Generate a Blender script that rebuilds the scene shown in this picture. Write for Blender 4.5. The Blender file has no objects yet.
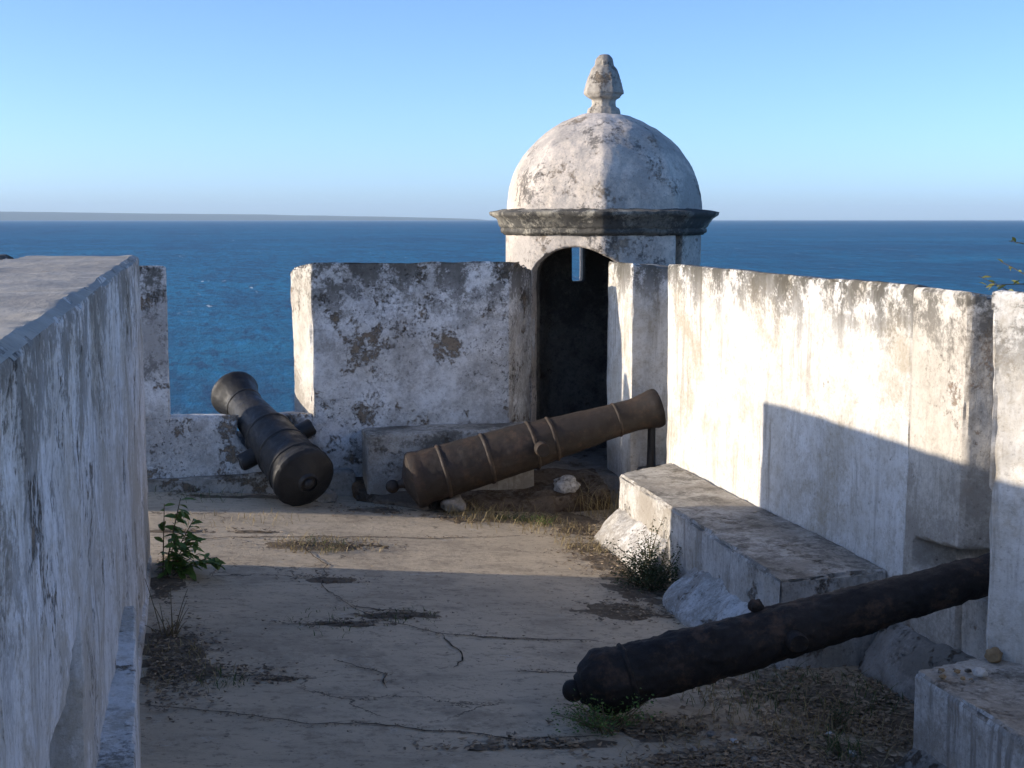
import bpy, bmesh, math, random
from mathutils import Vector, Matrix, noise
R = math.radians
random.seed(7)
scene = bpy.context.scene
col = scene.collection

# ------------------------------------------------------------------ camera
cd = bpy.data.cameras.new('camera'); cam = bpy.data.objects.new('camera', cd); col.objects.link(cam)
cd.sensor_width = 36.0; cd.lens = 1400.0 / 1024.0 * 36.0
cd.clip_start = 0.05; cd.clip_end = 80000.0
cam.location = (0, 0, 1.8)
cam.rotation_euler = (R(90 - 6.7015), 0, R(-12.9445))
scene.camera = cam

# ------------------------------------------------------------------ sky, sun, exposure
SUN_TRAVEL = Vector((1.0, -0.11, -0.243)).normalized()
SUN_EL = math.asin(-SUN_TRAVEL.z)
SUN_AZ = math.atan2(-SUN_TRAVEL.x, -SUN_TRAVEL.y)      # clockwise from +Y
w = bpy.data.worlds.new('World'); scene.world = w; w.use_nodes = True
nt = w.node_tree; bg = nt.nodes['Background']
sky = nt.nodes.new('ShaderNodeTexSky'); sky.sky_type = 'NISHITA'; sky.sun_disc = False
sky.sun_elevation = SUN_EL; sky.sun_rotation = SUN_AZ
sky.altitude = 0; sky.air_density = 0.5; sky.dust_density = 0.8; sky.ozone_density = 2.7
wb = nt.nodes.new('ShaderNodeMix'); wb.data_type = 'RGBA'; wb.blend_type = 'MULTIPLY'; wb.inputs[0].default_value = 1.0; wb.inputs[7].default_value = (0.93, 1.0, 1.09, 1)
nt.links.new(sky.outputs[0], wb.inputs[6]); nt.links.new(wb.outputs[2], bg.inputs['Color']); bg.inputs['Strength'].default_value = 0.15
ld = bpy.data.lights.new('sun', 'SUN'); sun = bpy.data.objects.new('sun', ld); col.objects.link(sun)
ld.energy = 3.05; ld.angle = R(0.53); ld.color = (1.0, 0.88, 0.72)
sun.rotation_euler = SUN_TRAVEL.to_track_quat('-Z', 'Y').to_euler(); sun.location = (-20, 10, 10)
vs = scene.view_settings
vs.view_transform = 'Standard'; vs.look = 'None'; vs.gamma = 1.0; vs.use_curve_mapping = False
vs.exposure = 0.95
scene.render.engine = 'CYCLES'

# ------------------------------------------------------------------ node helpers
class G:
    """small wrapper round a node tree"""
    def __init__(s, name):
        s.m = bpy.data.materials.new(name); s.m.use_nodes = True
        s.t = s.m.node_tree; s.n = s.t.nodes
        s.b = s.n['Principled BSDF']
        s.pos = s.n.new('ShaderNodeNewGeometry').outputs['Position']
        s.tc = s.n.new('ShaderNodeTexCoord').outputs['Object']
    def link(s, a, b): s.t.links.new(a, b)
    def val(s, sock, v):
        if hasattr(v, 'is_output'): s.link(v, sock)
        elif isinstance(v, (tuple, list)) and len(v) == 3 and sock.type == 'RGBA': sock.default_value = (*v, 1)
        else: sock.default_value = v
    def scale(s, vec, sc):
        n = s.n.new('ShaderNodeVectorMath'); n.operation = 'MULTIPLY'; s.val(n.inputs[0], vec); n.inputs[1].default_value = sc
        return n.outputs[0]
    def add(s, vec, v2):
        n = s.n.new('ShaderNodeVectorMath'); n.operation = 'ADD'; s.val(n.inputs[0], vec); s.val(n.inputs[1], v2)
        return n.outputs[0]
    def noise(s, vec, sc, detail=6, rough=0.6, dist=0.0, color=False):
        n = s.n.new('ShaderNodeTexNoise'); s.val(n.inputs['Vector'], vec)
        n.inputs['Scale'].default_value = sc; n.inputs['Detail'].default_value = detail
        n.inputs['Roughness'].default_value = rough; n.inputs['Distortion'].default_value = dist
        return n.outputs['Color' if color else 'Fac']
    def voro(s, vec, sc, feat='F1'):
        n = s.n.new('ShaderNodeTexVoronoi'); n.feature = feat; s.val(n.inputs['Vector'], vec); n.inputs['Scale'].default_value = sc
        return n.outputs['Distance']
    def ramp(s, f, a, b, lo=0.0, hi=1.0):
        n = s.n.new('ShaderNodeMapRange'); n.interpolation_type = 'SMOOTHSTEP'
        s.val(n.inputs['Value'], f); n.inputs['From Min'].default_value = a; n.inputs['From Max'].default_value = b
        n.inputs['To Min'].default_value = lo; n.inputs['To Max'].default_value = hi
        return n.outputs[0]
    def math(s, op, a, b=0.0, c=None):
        n = s.n.new('ShaderNodeMath'); n.operation = op; s.val(n.inputs[0], a); s.val(n.inputs[1], b)
        if c is not None: s.val(n.inputs[2], c)
        return n.outputs[0]
    def mix(s, f, a, b):
        n = s.n.new('ShaderNodeMix'); n.data_type = 'RGBA'
        s.val(n.inputs[0], f); s.val(n.inputs[6], a); s.val(n.inputs[7], b)
        return n.outputs[2]
    def z(s, vec=None):
        n = s.n.new('ShaderNodeSeparateXYZ'); s.val(n.inputs[0], vec or s.pos); return n.outputs[2]
    def bump(s, h, strength, dist, prev=None):
        n = s.n.new('ShaderNodeBump'); s.val(n.inputs['Height'], h)
        n.inputs['Strength'].default_value = strength; n.inputs['Distance'].default_value = dist
        if prev is not None: s.link(prev, n.inputs['Normal'])
        return n.outputs[0]
    def done(s, color, rough=0.9, normal=None, spec=0.3, metal=0.0):
        s.val(s.b.inputs['Base Color'], color); s.val(s.b.inputs['Roughness'], rough)
        s.b.inputs['Specular IOR Level'].default_value = spec; s.val(s.b.inputs['Metallic'], metal)
        if normal is not None: s.link(normal, s.b.inputs['Normal'])
        return s.m

def plaster(name, white=(0.62, 0.60, 0.57), grime=(0.27, 0.26, 0.25), grime_t=(0.50, 0.68), grime_s=1.6,
            streak=0.6, streak_t=(0.52, 0.72), mould=0.9, ztop=1.52, mould_h=0.35, mould_t=(0.45, 0.60),
            stone=(0.30, 0.24, 0.18), stone_t=(0.60, 0.66), speck=0.7, speck_t=(0.62, 0.70), seed=0.0, bump=0.6, streak_sq=(7, 7, 0.45),
            blot=0.0, blot_t=(0.56, 0.62), mottle=0.55, pit=0.45, grain=0.45, sbump=0.35):
    g = G(name)
    p = g.add(g.pos, (seed, seed * 1.7, seed * 0.3))
    c = g.mix(g.ramp(g.noise(p, 3.2, 8), 0.35, 0.7), white, tuple(v * k for v, k in zip(white, (0.80, 0.78, 0.74))))
    mt = g.noise(g.add(p, (1.3, 6.1, 2.9)), 13, 12, 0.82)
    c = g.mix(g.ramp(mt, 0.44, 0.66, 0, mottle), c, grime)
    # worn brush and run marks of old limewash
    st = g.noise(g.scale(p, streak_sq), 3.0, 8, 0.65)
    stm = g.math('MULTIPLY', g.ramp(st, *streak_t), g.ramp(g.noise(p, 1.1, 4), 0.32, 0.6))
    c = g.mix(g.math('MULTIPLY', stm, streak), c, tuple(v * 0.62 for v in grime))
    # broad grey weathering
    gr = g.math('MULTIPLY', g.math('SUBTRACT', g.noise(g.add(p, (8.1, 2.2, 5.9)), 42, 9, 0.8), 0.5), grain)
    gn = g.math('ADD', g.noise(p, grime_s, 10, 0.68, 0.3), gr)
    c = g.mix(g.ramp(gn, *grime_t, 0, 0.85), c, grime)
    # plaster scabbed away, brown rubble behind
    sn = g.noise(g.add(p, (11.3, 4.1, 7.7)), 3.4, 10, 0.72, 0.2)
    sm = g.ramp(g.math('ADD', sn, gr), *stone_t)
    c = g.mix(sm, c, g.mix(g.noise(p, 22, 5), stone, tuple(v * 0.45 for v in stone)))
    # dark blotches
    bn = g.noise(g.add(p, (3.3, 8.8, 1.7)), 2.6, 9, 0.7, 0.25)
    c = g.mix(g.ramp(g.math('ADD', bn, gr), *blot_t, 0, blot), c, (0.07, 0.066, 0.06))
    # black mould creeping down from the coping
    hz = g.ramp(g.math('ADD', g.z(), g.math('MULTIPLY', g.noise(g.scale(p, (5, 5, 0.8)), 1.6, 5), 0.35)), ztop - mould_h + 0.1, ztop + 0.22)
    mn = g.noise(g.add(p, (5.0, 2.0, 9.0)), 4.5, 12, 0.75)
    mm = g.ramp(g.math('ADD', g.math('ADD', mn, gr), g.math('MULTIPLY', hz, 0.14)), mould_t[0] + 0.12, mould_t[1] + 0.12)
    mm = g.math('MULTIPLY', g.math('MULTIPLY', mm, hz), mould)
    c = g.mix(mm, c, (0.075, 0.068, 0.055))
    # lichen specks
    kn = g.noise(p, 34, 6, 0.7)
    km = g.math('MULTIPLY', g.ramp(kn, *speck_t), g.ramp(g.noise(p, 2.0, 5), 0.40, 0.62))
    c = g.mix(g.math('MULTIPLY', km, speck), c, (0.06, 0.055, 0.05))
    pn = g.noise(g.add(p, (4.4, 0.7, 3.1)), 55, 8, 0.75)
    c = g.mix(g.ramp(pn, 0.52, 0.70, 0, pit), c, tuple(v * 0.35 for v in grime))
    h = g.math('ADD', g.math('MULTIPLY', g.noise(p, 28, 10, 0.7), 0.7), g.math('MULTIPLY', sm, -0.6))
    h = g.math('ADD', h, g.math('MULTIPLY', st, sbump))
    n = g.bump(h, bump, 0.012)
    n = g.bump(g.noise(p, 110, 4, 0.7), bump * 0.5, 0.003, n)
    return g.done(c, 0.93, n, 0.15)

# ------------------------------------------------------------------ mesh helpers
def new_obj(name, me, mat=None, parent=None):
    o = bpy.data.objects.new(name, me); col.objects.link(o)
    if mat and me is not None and not me.materials: me.materials.append(mat)
    if parent: o.parent = parent
    return o
def empty(name, loc=(0, 0, 0)):
    o = bpy.data.objects.new(name, None); col.objects.link(o); o.location = loc; o.empty_display_size = 0.1
    return o
def tag(o, label=None, cat=None, group=None, kind=None):
    if label: o['label'] = label
    if cat: o['category'] = cat
    if group: o['group'] = group
    if kind: o['kind'] = kind
    return o
def mesh_from(bm, name='m', smooth=True):
    me = bpy.data.meshes.new(name); bm.normal_update(); bm.to_mesh(me); bm.free()
    if smooth:
        for p in me.polygons: p.use_smooth = True
    return me
def prism(poly, z0, z1, top=None):
    """closed prism over a footprint; z0/z1 numbers or functions of (x, y)"""
    f0 = z0 if callable(z0) else (lambda x, y: z0); f1 = z1 if callable(z1) else (lambda x, y: z1)
    bm = bmesh.new()
    a = [bm.verts.new((x, y, f0(x, y))) for x, y in poly]; b = [bm.verts.new((x, y, f1(x, y))) for x, y in (top or poly)]
    n = len(poly)
    bm.faces.new(a[::-1]); bm.faces.new(b)
    for i in range(n): bm.faces.new((a[i], a[(i + 1) % n], b[(i + 1) % n], b[i]))
    bmesh.ops.triangulate(bm, faces=bm.faces[:])
    bmesh.ops.recalc_face_normals(bm, faces=bm.faces[:])
    return bm
def extrude_profile(prof, path, closed=False):
    """sweep profile (list of (offset, z)) along xy path; offsets go to the left-normal side"""
    bm = bmesh.new(); rows = []
    for i, (x, y) in enumerate(path):
        a = Vector(path[max(i - 1, 0)]); b = Vector(path[min(i + 1, len(path) - 1)])
        d = (b - a).normalized(); nx, ny = -d.y, d.x
        rows.append([bm.verts.new((x + nx * o, y + ny * o, z)) for o, z in prof])
    m = len(prof)
    for i in range(len(rows) - 1):
        for j in range(m):
            bm.faces.new((rows[i][j], rows[i][(j + 1) % m], rows[i + 1][(j + 1) % m], rows[i + 1][j]))
    bm.faces.new(rows[0][::-1]); bm.faces.new(rows[-1])
    bmesh.ops.recalc_face_normals(bm, faces=bm.faces[:])
    return bm
def voxel(bm, size, cutters=()):
    """cut openings, then remesh to an even, slightly worn surface"""
    me = mesh_from(bm, 'tmp', False); o = bpy.data.objects.new('tmp', me); col.objects.link(o)
    tmp = []
    for c in cutters:
        cm = mesh_from(c, 'cut', False); co = bpy.data.objects.new('cut', cm); col.objects.link(co); tmp.append((co, cm))
        md = o.modifiers.new('b', 'BOOLEAN'); md.operation = 'DIFFERENCE'; md.object = co; md.solver = 'EXACT'
    md = o.modifiers.new('r', 'REMESH'); md.mode = 'VOXEL'; md.voxel_size = size; md.adaptivity = 0.0
    dg = bpy.context.evaluated_depsgraph_get(); dg.update()
    res = bpy.data.meshes.new_from_object(o.evaluated_get(dg))
    bpy.data.objects.remove(o); bpy.data.meshes.remove(me)
    for co, cm in tmp: bpy.data.objects.remove(co); bpy.data.meshes.remove(cm)
    return res
def weather(me, amp=0.006, chip=0.03, seed=0.0, lump=0.0):
    """uneven hand-laid surface, arrises chipped"""
    sv = Vector((seed, seed * 0.7, seed * 1.3)); nz = noise.noise
    me.update()
    nor = [v.normal.copy() for v in me.vertices]
    for v, n in zip(me.vertices, nor):
        p = v.co + sv
        d = amp * (1.6 * nz(p * 1.7) + 0.8 * nz(p * 6.0) + 0.35 * nz(p * 19.0))
        if lump: d += lump * (nz(p * 4.5) + 0.5 * nz(p * 11))
        e = 1.0 - max(abs(n.x), abs(n.y), abs(n.z))
        if e > 0.06 and chip: d -= chip * min(e * 3.2, 1.0) * (0.10 + max(0.0, nz(p * 5.0) + 0.45 * nz(p * 15.0)))
        v.co += n * d
    for p in me.polygons: p.use_smooth = True
    me.set_sharp_from_angle(angle=R(60 if lump > 0.01 else 28))
    me.update()
    return me
def solid(name, bm, mat, parent=None, size=0.025, amp=0.006, chip=0.03, seed=0.0, cutters=(), lump=0.0, mat2=None, pick=None):
    me = weather(voxel(bm, size, cutters), amp, chip, seed, lump); me.name = name
    me.materials.clear()
    o = new_obj(name, me, mat, parent)
    if mat2:
        me.materials.append(mat2)
        for p in me.polygons:
            if pick(p.normal): p.material_index = 1
    return o
def lathe(prof, segs=48, mat4=None, facet=None):
    bm = bmesh.new(); rings = []
    def fr(k):
        if not facet: return 1.0
        n, ph, b = facet; a = (2 * math.pi * k / segs - ph) % (2 * math.pi / n) - math.pi / n
        return 1 - b + b * math.cos(math.pi / n) / math.cos(a)
    for r, z in prof:
        if r < 1e-5: rings.append([bm.verts.new((0, 0, z))])
        else: rings.append([bm.verts.new((r * fr(k) * math.cos(2 * math.pi * k / segs), r * fr(k) * math.sin(2 * math.pi * k / segs), z)) for k in range(segs)])
    for a, b in zip(rings, rings[1:]):
        for k in range(segs):
            k2 = (k + 1) % segs
            if len(a) == 1 and len(b) == 1: continue
            if len(a) == 1: bm.faces.new((a[0], b[k2], b[k]))
            elif len(b) == 1: bm.faces.new((a[k], a[k2], b[0]))
            else: bm.faces.new((a[k], a[k2], b[k2], b[k]))
    if mat4 is not None: bmesh.ops.transform(bm, matrix=mat4, verts=bm.verts[:])
    bmesh.ops.recalc_face_normals(bm, faces=bm.faces[:])
    return bm
def box(x0, x1, y0, y1, z0, z1): return prism([(x0, y0), (x1, y0), (x1, y1), (x0, y1)], z0, z1)

def fz(x, y):
    """terrace paving: falls gently to the seaward right side, a little uneven"""
    t = 0.045 - 0.065 * max(0.0, min(x, 3.4) + 0.24)
    return t + 0.006 * noise.noise(Vector((x * 0.9, y * 0.9, 3.0))) + 0.003 * noise.noise(Vector((x * 3.5, y * 3.5, 8.0)))

# ------------------------------------------------------------------ materials
M_right = plaster('limewash_sunny', mottle=0.65, pit=0.5, white=(0.77, 0.745, 0.70), grime=(0.42, 0.36, 0.27), grime_t=(0.53, 0.70), streak=0.65, streak_t=(0.49, 0.67),
                  mould=0.95, mould_h=0.36, mould_t=(0.40, 0.52), stone=(0.45, 0.38, 0.28), stone_t=(0.66, 0.72), speck=0.45, seed=2.0)
M_right2 = plaster('limewash_patch', white=(0.66, 0.61, 0.53), grime=(0.33, 0.29, 0.24), grime_t=(0.47, 0.62), streak=0.5, mould=0.9, mould_h=0.5,
                   stone=(0.42, 0.32, 0.24), stone_t=(0.60, 0.66), speck=0.8, seed=5.0)
M_back = plaster('limewash_mouldy', mottle=0.7, pit=0.6, grain=0.42, white=(0.78, 0.77, 0.75), grime=(0.36, 0.34, 0.315), grime_t=(0.44, 0.62), grime_s=1.9, streak=0.25, streak_sq=(4, 4, 1.2),
                 mould=0.9, mould_h=0.70, mould_t=(0.42, 0.54), stone=(0.36, 0.28, 0.20), stone_t=(0.55, 0.62), speck=0.9, speck_t=(0.56, 0.64), seed=9.0, bump=1.0, blot=0.6, blot_t=(0.57, 0.66))
M_left = plaster('limewash_streaked', mottle=0.6, pit=0.5, grain=0.5, sbump=0.08, white=(0.76, 0.74, 0.72), grime=(0.45, 0.40, 0.33), grime_t=(0.45, 0.58), grime_s=1.9, streak=0.75, streak_t=(0.48, 0.68), streak_sq=(5, 5, 0.26),
                 mould=0.65, ztop=1.62, mould_h=0.75, mould_t=(0.44, 0.54), stone=(0.36, 0.29, 0.21), stone_t=(0.60, 0.67), speck=0.6, seed=14.0, bump=0.9, blot=0.6, blot_t=(0.60, 0.67))
M_tower = plaster('turret_plaster', mottle=0.7, pit=0.6, grain=0.42, white=(0.72, 0.63, 0.54), grime=(0.38, 0.345, 0.31), grime_t=(0.43, 0.60), grime_s=1.7, streak=0.3, mould=0.0, ztop=9, streak_sq=(4, 4, 1),
                  stone=(0.46, 0.37, 0.28), stone_t=(0.58, 0.68), speck=0.7, seed=20.0, bump=0.9, blot=0.75, blot_t=(0.54, 0.62))
M_cornice = plaster('cornice_plaster', mottle=0.9, pit=0.8, white=(0.46, 0.42, 0.34), grime=(0.14, 0.13, 0.11), grime_t=(0.38, 0.56), streak=0.5, mould=0.0, ztop=9, stone_t=(0.56, 0.64),
                    speck=0.9, seed=23.0, bump=1.0, blot=0.9, blot_t=(0.44, 0.52))
M_finial = plaster('finial_plaster', white=(0.50, 0.45, 0.38), grime=(0.26, 0.23, 0.20), grime_t=(0.42, 0.60), streak=0.3, mould=0.0, ztop=9, stone_t=(0.55, 0.64), speck=0.9, seed=31.0, bump=1.0)
M_bench = plaster('bench_render', white=(0.52, 0.49, 0.44), grime=(0.28, 0.25, 0.21), grime_t=(0.44, 0.60), streak=0.7, streak_t=(0.5, 0.66), mould=0.7, ztop=0.30, mould_h=0.12, stone=(0.36, 0.30, 0.23), stone_t=(0.60, 0.68), speck=0.7, seed=37.0, bump=0.9)
M_bench_face = plaster('bench_limewash', mottle=0.6, pit=0.6, grain=0.5, white=(0.68, 0.66, 0.62), grime=(0.36, 0.32, 0.27), grime_t=(0.46, 0.62), streak=0.85, streak_t=(0.48, 0.62), mould=0.6, ztop=0.30, mould_h=0.12, stone=(0.36, 0.30, 0.23), stone_t=(0.60, 0.68), speck=0.8, seed=38.0, bump=1.0)
M_fillet = plaster('mortar_fillet', mottle=0.8, pit=0.8, grain=0.6, white=(0.72, 0.70, 0.67), grime=(0.33, 0.30, 0.26), grime_t=(0.46, 0.60), streak=0.2, mould=0.0, ztop=9, stone_t=(0.62, 0.68), speck=0.8, seed=41.0, bump=1.0)
M_plinth = plaster('plinth_render', white=(0.40, 0.37, 0.33), grime=(0.21, 0.19, 0.16), grime_t=(0.42, 0.58), streak=0.4, mould=0.0, ztop=9, stone=(0.22, 0.17, 0.12), stone_t=(0.55, 0.62), speck=0.9, seed=43.0, bump=1.0)
M_soilstone = plaster('dirty_step', mottle=0.9, pit=0.9, grain=0.7, white=(0.26, 0.21, 0.16), grime=(0.13, 0.10, 0.075), grime_t=(0.40, 0.56), streak=0.2, mould=0.0, ztop=9, stone=(0.17, 0.12, 0.08), stone_t=(0.52, 0.60), speck=0.9, seed=44.0, bump=1.0)
M_coping = plaster('coping_render', white=(0.47, 0.43, 0.37), grime=(0.34, 0.31, 0.27), grime_t=(0.42, 0.62), streak=0.5, streak_sq=(10, 1.2, 10), mould=0.0, ztop=9, stone_t=(0.66, 0.72), speck=0.6, seed=47.0, bump=0.6)

def floor_mat():
    g = G('terrace_concrete'); p = g.pos
    c = g.mix(g.ramp(g.noise(p, 1.3, 8, 0.65), 0.35, 0.68), (0.56, 0.455, 0.325), (0.44, 0.36, 0.26))
    # trowel drag marks across the slab
    t = g.noise(g.scale(p, (0.9, 2.6, 1)), 2.4, 9, 0.75)
    c = g.mix(g.ramp(t, 0.48, 0.68, 0, 0.6), c, (0.30, 0.245, 0.18))
    c = g.mix(g.ramp(g.noise(g.add(p, (7, 3, 1)), 2.4, 10, 0.75), 0.56, 0.70, 0, 0.75), c, (0.25, 0.20, 0.145))
    c = g.mix(g.ramp(g.noise(g.add(p, (2, 9, 4)), 5.5, 9, 0.75), 0.60, 0.70, 0, 0.6), c, (0.56, 0.51, 0.43))
    c = g.mix(g.ramp(g.noise(p, 30, 8, 0.75), 0.56, 0.68, 0, 0.85), c, (0.13, 0.105, 0.08))
    c = g.mix(g.ramp(g.noise(g.scale(p, (1.0, 1.8, 1)), 13, 8, 0.8), 0.52, 0.66, 0, 0.7), c, (0.17, 0.14, 0.105))
    c = g.mix(g.ramp(g.noise(g.add(p, (31, 17, 2)), 0.9, 11, 0.78, 0.4), 0.53, 0.62, 0, 0.45), c, (0.24, 0.195, 0.145))
    # hairline crazing
    d = g.add(p, g.scale(g.noise(p, 2.5, 6, 0.7, color=True), (0.5, 0.5, 0.0)))
    vz = g.voro(d, 0.9, 'DISTANCE_TO_EDGE')
    cr = g.math('MULTIPLY', g.ramp(vz, 0.001, 0.005, 1, 0), g.ramp(g.noise(p, 1.1, 3), 0.54, 0.62))
    c = g.mix(g.math('MULTIPLY', cr, 0.8), c, (0.07, 0.058, 0.045))
    h = g.math('ADD', g.noise(p, 24, 12, 0.72), g.math('MULTIPLY', cr, -1.0))
    h = g.math('ADD', h, g.math('MULTIPLY', t, 0.5))
    n = g.bump(h, 0.7, 0.010); n = g.bump(g.noise(p, 120, 4), 0.4, 0.002, n)
    return g.done(c, 0.9, n, 0.2)
M_floor = floor_mat()

def soil_mat(name, a=(0.24, 0.195, 0.145), b=(0.15, 0.115, 0.08)):
    g = G(name); p = g.pos
    c = g.mix(g.ramp(g.noise(p, 9, 10, 0.75), 0.35, 0.65), a, b)
    c = g.mix(g.ramp(g.noise(p, 60, 6, 0.75), 0.58, 0.68), c, (0.26, 0.20, 0.13))
    n = g.bump(g.noise(p, 45, 10, 0.75), 1.0, 0.015)
    return g.done(c, 1.0, n, 0.1)
M_soil = soil_mat('dry_soil'); M_dark_soil = soil_mat('crack_dirt', (0.11, 0.088, 0.066), (0.06, 0.048, 0.036))

def iron_mat(name, a, b, rust, rust_t=(0.5, 0.68), rough=0.7, metal=0.0, bump=0.6, spec=0.4):
    g = G(name); p = g.tc
    c = g.mix(g.ramp(g.noise(p, 4, 8, 0.7), 0.38, 0.66), a, b)
    c = g.mix(g.ramp(g.noise(p, 8, 12, 0.75), *rust_t), c, rust)
    c = g.mix(g.ramp(g.noise(g.add(p, (3, 1, 7)), 30, 8, 0.75), 0.60, 0.72, 0, 0.8), c, tuple(v * 0.4 for v in a))
    n = g.bump(g.noise(p, 26, 12, 0.75), bump, 0.008); n = g.bump(g.noise(p, 120, 5, 0.7), bump * 0.6, 0.002, n)
    r = g.ramp(g.noise(p, 12, 6), 0.3, 0.7, rough - 0.12, min(1.0, rough + 0.15))
    return g.done(c, r, n, spec, metal)
M_iron_brown = iron_mat('rusted_brown_iron', (0.026, 0.020, 0.016), (0.044, 0.031, 0.023), (0.068, 0.042, 0.027), rough=0.68)
M_iron_ring = iron_mat('worn_band_iron', (0.040, 0.030, 0.023), (0.065, 0.046, 0.033), (0.10, 0.062, 0.040), rough=0.65)
M_iron_dark = iron_mat('dark_iron', (0.013, 0.013, 0.014), (0.022, 0.021, 0.021), (0.038, 0.026, 0.020), rust_t=(0.60, 0.76), rough=0.52, spec=0.38)
M_iron_black = iron_mat('corroded_black_iron', (0.016, 0.013, 0.012), (0.034, 0.026, 0.021), (0.085, 0.050, 0.032), rust_t=(0.50, 0.66), rough=0.72, bump=1.0, spec=0.35)

def leaf_mat(name, a, b, trans=0.25):
    g = G(name)
    oi = g.n.new('ShaderNodeObjectInfo').outputs['Random']
    c = g.mix(g.ramp(g.math('ADD', g.math('MULTIPLY', g.noise(g.pos, 25, 3), 0.7), g.math('MULTIPLY', oi, 0.3)), 0.25, 0.75), a, b)
    m = g.done(c, 0.55, None, 0.3)
    tr = g.n.new('ShaderNodeBsdfTranslucent'); g.val(tr.inputs['Color'], c)
    mx = g.n.new('ShaderNodeMixShader'); mx.inputs[0].default_value = trans
    g.link(g.b.outputs[0], mx.inputs[1]); g.link(tr.outputs[0], mx.inputs[2])
    g.link(mx.outputs[0], g.n['Material Output'].inputs['Surface'])
    return m
M_leaf = leaf_mat('weed_leaf', (0.085, 0.16, 0.035), (0.16, 0.24, 0.06))
M_bush = leaf_mat('bush_leaf', (0.045, 0.070, 0.026), (0.10, 0.115, 0.05))
M_stem = leaf_mat('weed_stem', (0.12, 0.09, 0.05), (0.16, 0.12, 0.06), 0.0)
M_dry = leaf_mat('dry_grass', (0.30, 0.23, 0.11), (0.42, 0.33, 0.17))
M_green = leaf_mat('green_grass', (0.06, 0.10, 0.03), (0.12, 0.15, 0.045))
M_litter = leaf_mat('leaf_litter', (0.13, 0.095, 0.062), (0.30, 0.225, 0.145), 0.0)
M_tanleaf = leaf_mat('tan_litter', (0.30, 0.22, 0.14), (0.44, 0.34, 0.22), 0.0)
M_yellow = leaf_mat('yellow_leaf', (0.20, 0.21, 0.05), (0.32, 0.28, 0.08))

# ------------------------------------------------------------------ sea, far shore
SEA = -12.0
def sea_mat():
    g = G('sea_water'); p = g.pos
    base = g.mix(g.ramp(g.noise(g.scale(p, (0.35, 1, 1)), 0.006, 6, 0.65), 0.38, 0.62), (0.000, 0.088, 0.165), (0.001, 0.140, 0.240))
    ch = g.noise(g.scale(p, (0.80, 0.17, 1.0)), 0.8, 9, 0.68)
    sw = g.noise(g.scale(p, (0.10, 0.03, 1.0)), 0.8, 7, 0.65)
    base = g.mix(g.ramp(ch, 0.49, 0.62, 0, 0.85), base, (0.001, 0.028, 0.080))  # light and dark wave faces put into the water colour
    base = g.mix(g.ramp(ch, 0.36, 0.47, 0.7, 0), base, (0.006, 0.19, 0.36))
    base = g.mix(g.ramp(sw, 0.48, 0.60, 0, 0.5), base, (0.000, 0.032, 0.085))
    sl = g.noise(g.scale(p, (0.016, 0.0022, 1.0)), 0.8, 8, 0.7)
    base = g.mix(g.ramp(sl, 0.48, 0.62, 0, 0.45), base, (0.000, 0.034, 0.090))
    cap = g.ramp(g.noise(g.scale(p, (0.85, 0.09, 1.0)), 0.6, 4, 0.6), 0.695, 0.715)
    cap2 = g.ramp(g.noise(g.scale(p, (0.42, 0.016, 1.0)), 0.6, 4, 0.6), 0.705, 0.725)
    gust = g.ramp(g.noise(p, 0.005, 3), 0.40, 0.56)
    cap = g.math('MULTIPLY', g.math('MAXIMUM', cap, cap2), gust)
    c = g.mix(cap, base, (0.78, 0.80, 0.82))
    h = g.math('ADD', g.math('MULTIPLY', ch, 1.0), g.math('MULTIPLY', g.noise(g.scale(p, (1.0, 0.4, 1)), 1.3, 6, 0.65), 0.5))
    n = g.bump(h, 1.0, 1.2)
    m = g.done(c, g.ramp(cap, 0, 1, 0.38, 0.9), n, 0.12)
    g.b.inputs['IOR'].default_value = 1.33
    return m
def disc(radius, z, segs=128, rings=(0, 200, 800, 3000, 7000, 14000, 30000)):
    bm = bmesh.new(); prev = None
    c0 = bm.verts.new((0, 0, z))
    for r in rings[1:]:
        ring = [bm.verts.new((r * math.cos(2 * math.pi * k / segs), r * math.sin(2 * math.pi * k / segs), z)) for k in range(segs)]
        for k in range(segs):
            if prev is None: bm.faces.new((c0, ring[k], ring[(k + 1) % segs]))
            else: bm.faces.new((prev[k], ring[k], ring[(k + 1) % segs], prev[(k + 1) % segs]))
        prev = ring
    return bm
sea = tag(new_obj('sea', mesh_from(disc(0, SEA)), sea_mat()), kind='structure')

def far_shore():
    """low wooded shore some 24 km off, sinking into the horizon toward the turret"""
    bm = bmesh.new(); rows = []
    for i in range(121):
        az = R(-42) + (R(12.0) - R(-42)) * i / 120; t = i / 120
        hgt = 250 * (1 - t) ** 0.55 * (1 + 0.10 * noise.noise(Vector((t * 14, 0, 0))) + 0.05 * noise.noise(Vector((t * 45, 3, 0)))) + 1
        row = []
        for k, (dd, hf) in enumerate(((0, 0.0), (300, 0.35), (1500, 0.75), (3000, 1.0), (4200, 0.6), (5400, 0.0))):
            d = 21500 + dd; row.append(bm.verts.new((math.sin(az) * d, math.cos(az) * d, SEA + 0.5 - (2 if hf == 0 else 0) + hgt * hf)))
        rows.append(row)
    for a, b in zip(rows, rows[1:]):
        for k in range(5): bm.faces.new((a[k], b[k], b[k + 1], a[k + 1]))
    bmesh.ops.recalc_face_normals(bm, faces=bm.faces[:])
    return mesh_from(bm)
gl = G('far_woodland'); M_far = gl.done(gl.mix(gl.noise(gl.pos, 0.003, 6), (0.06, 0.08, 0.04), (0.12, 0.12, 0.08)), 1.0, None, 0.1)
tag(new_obj('hills', far_shore(), M_far), kind='structure')
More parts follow.
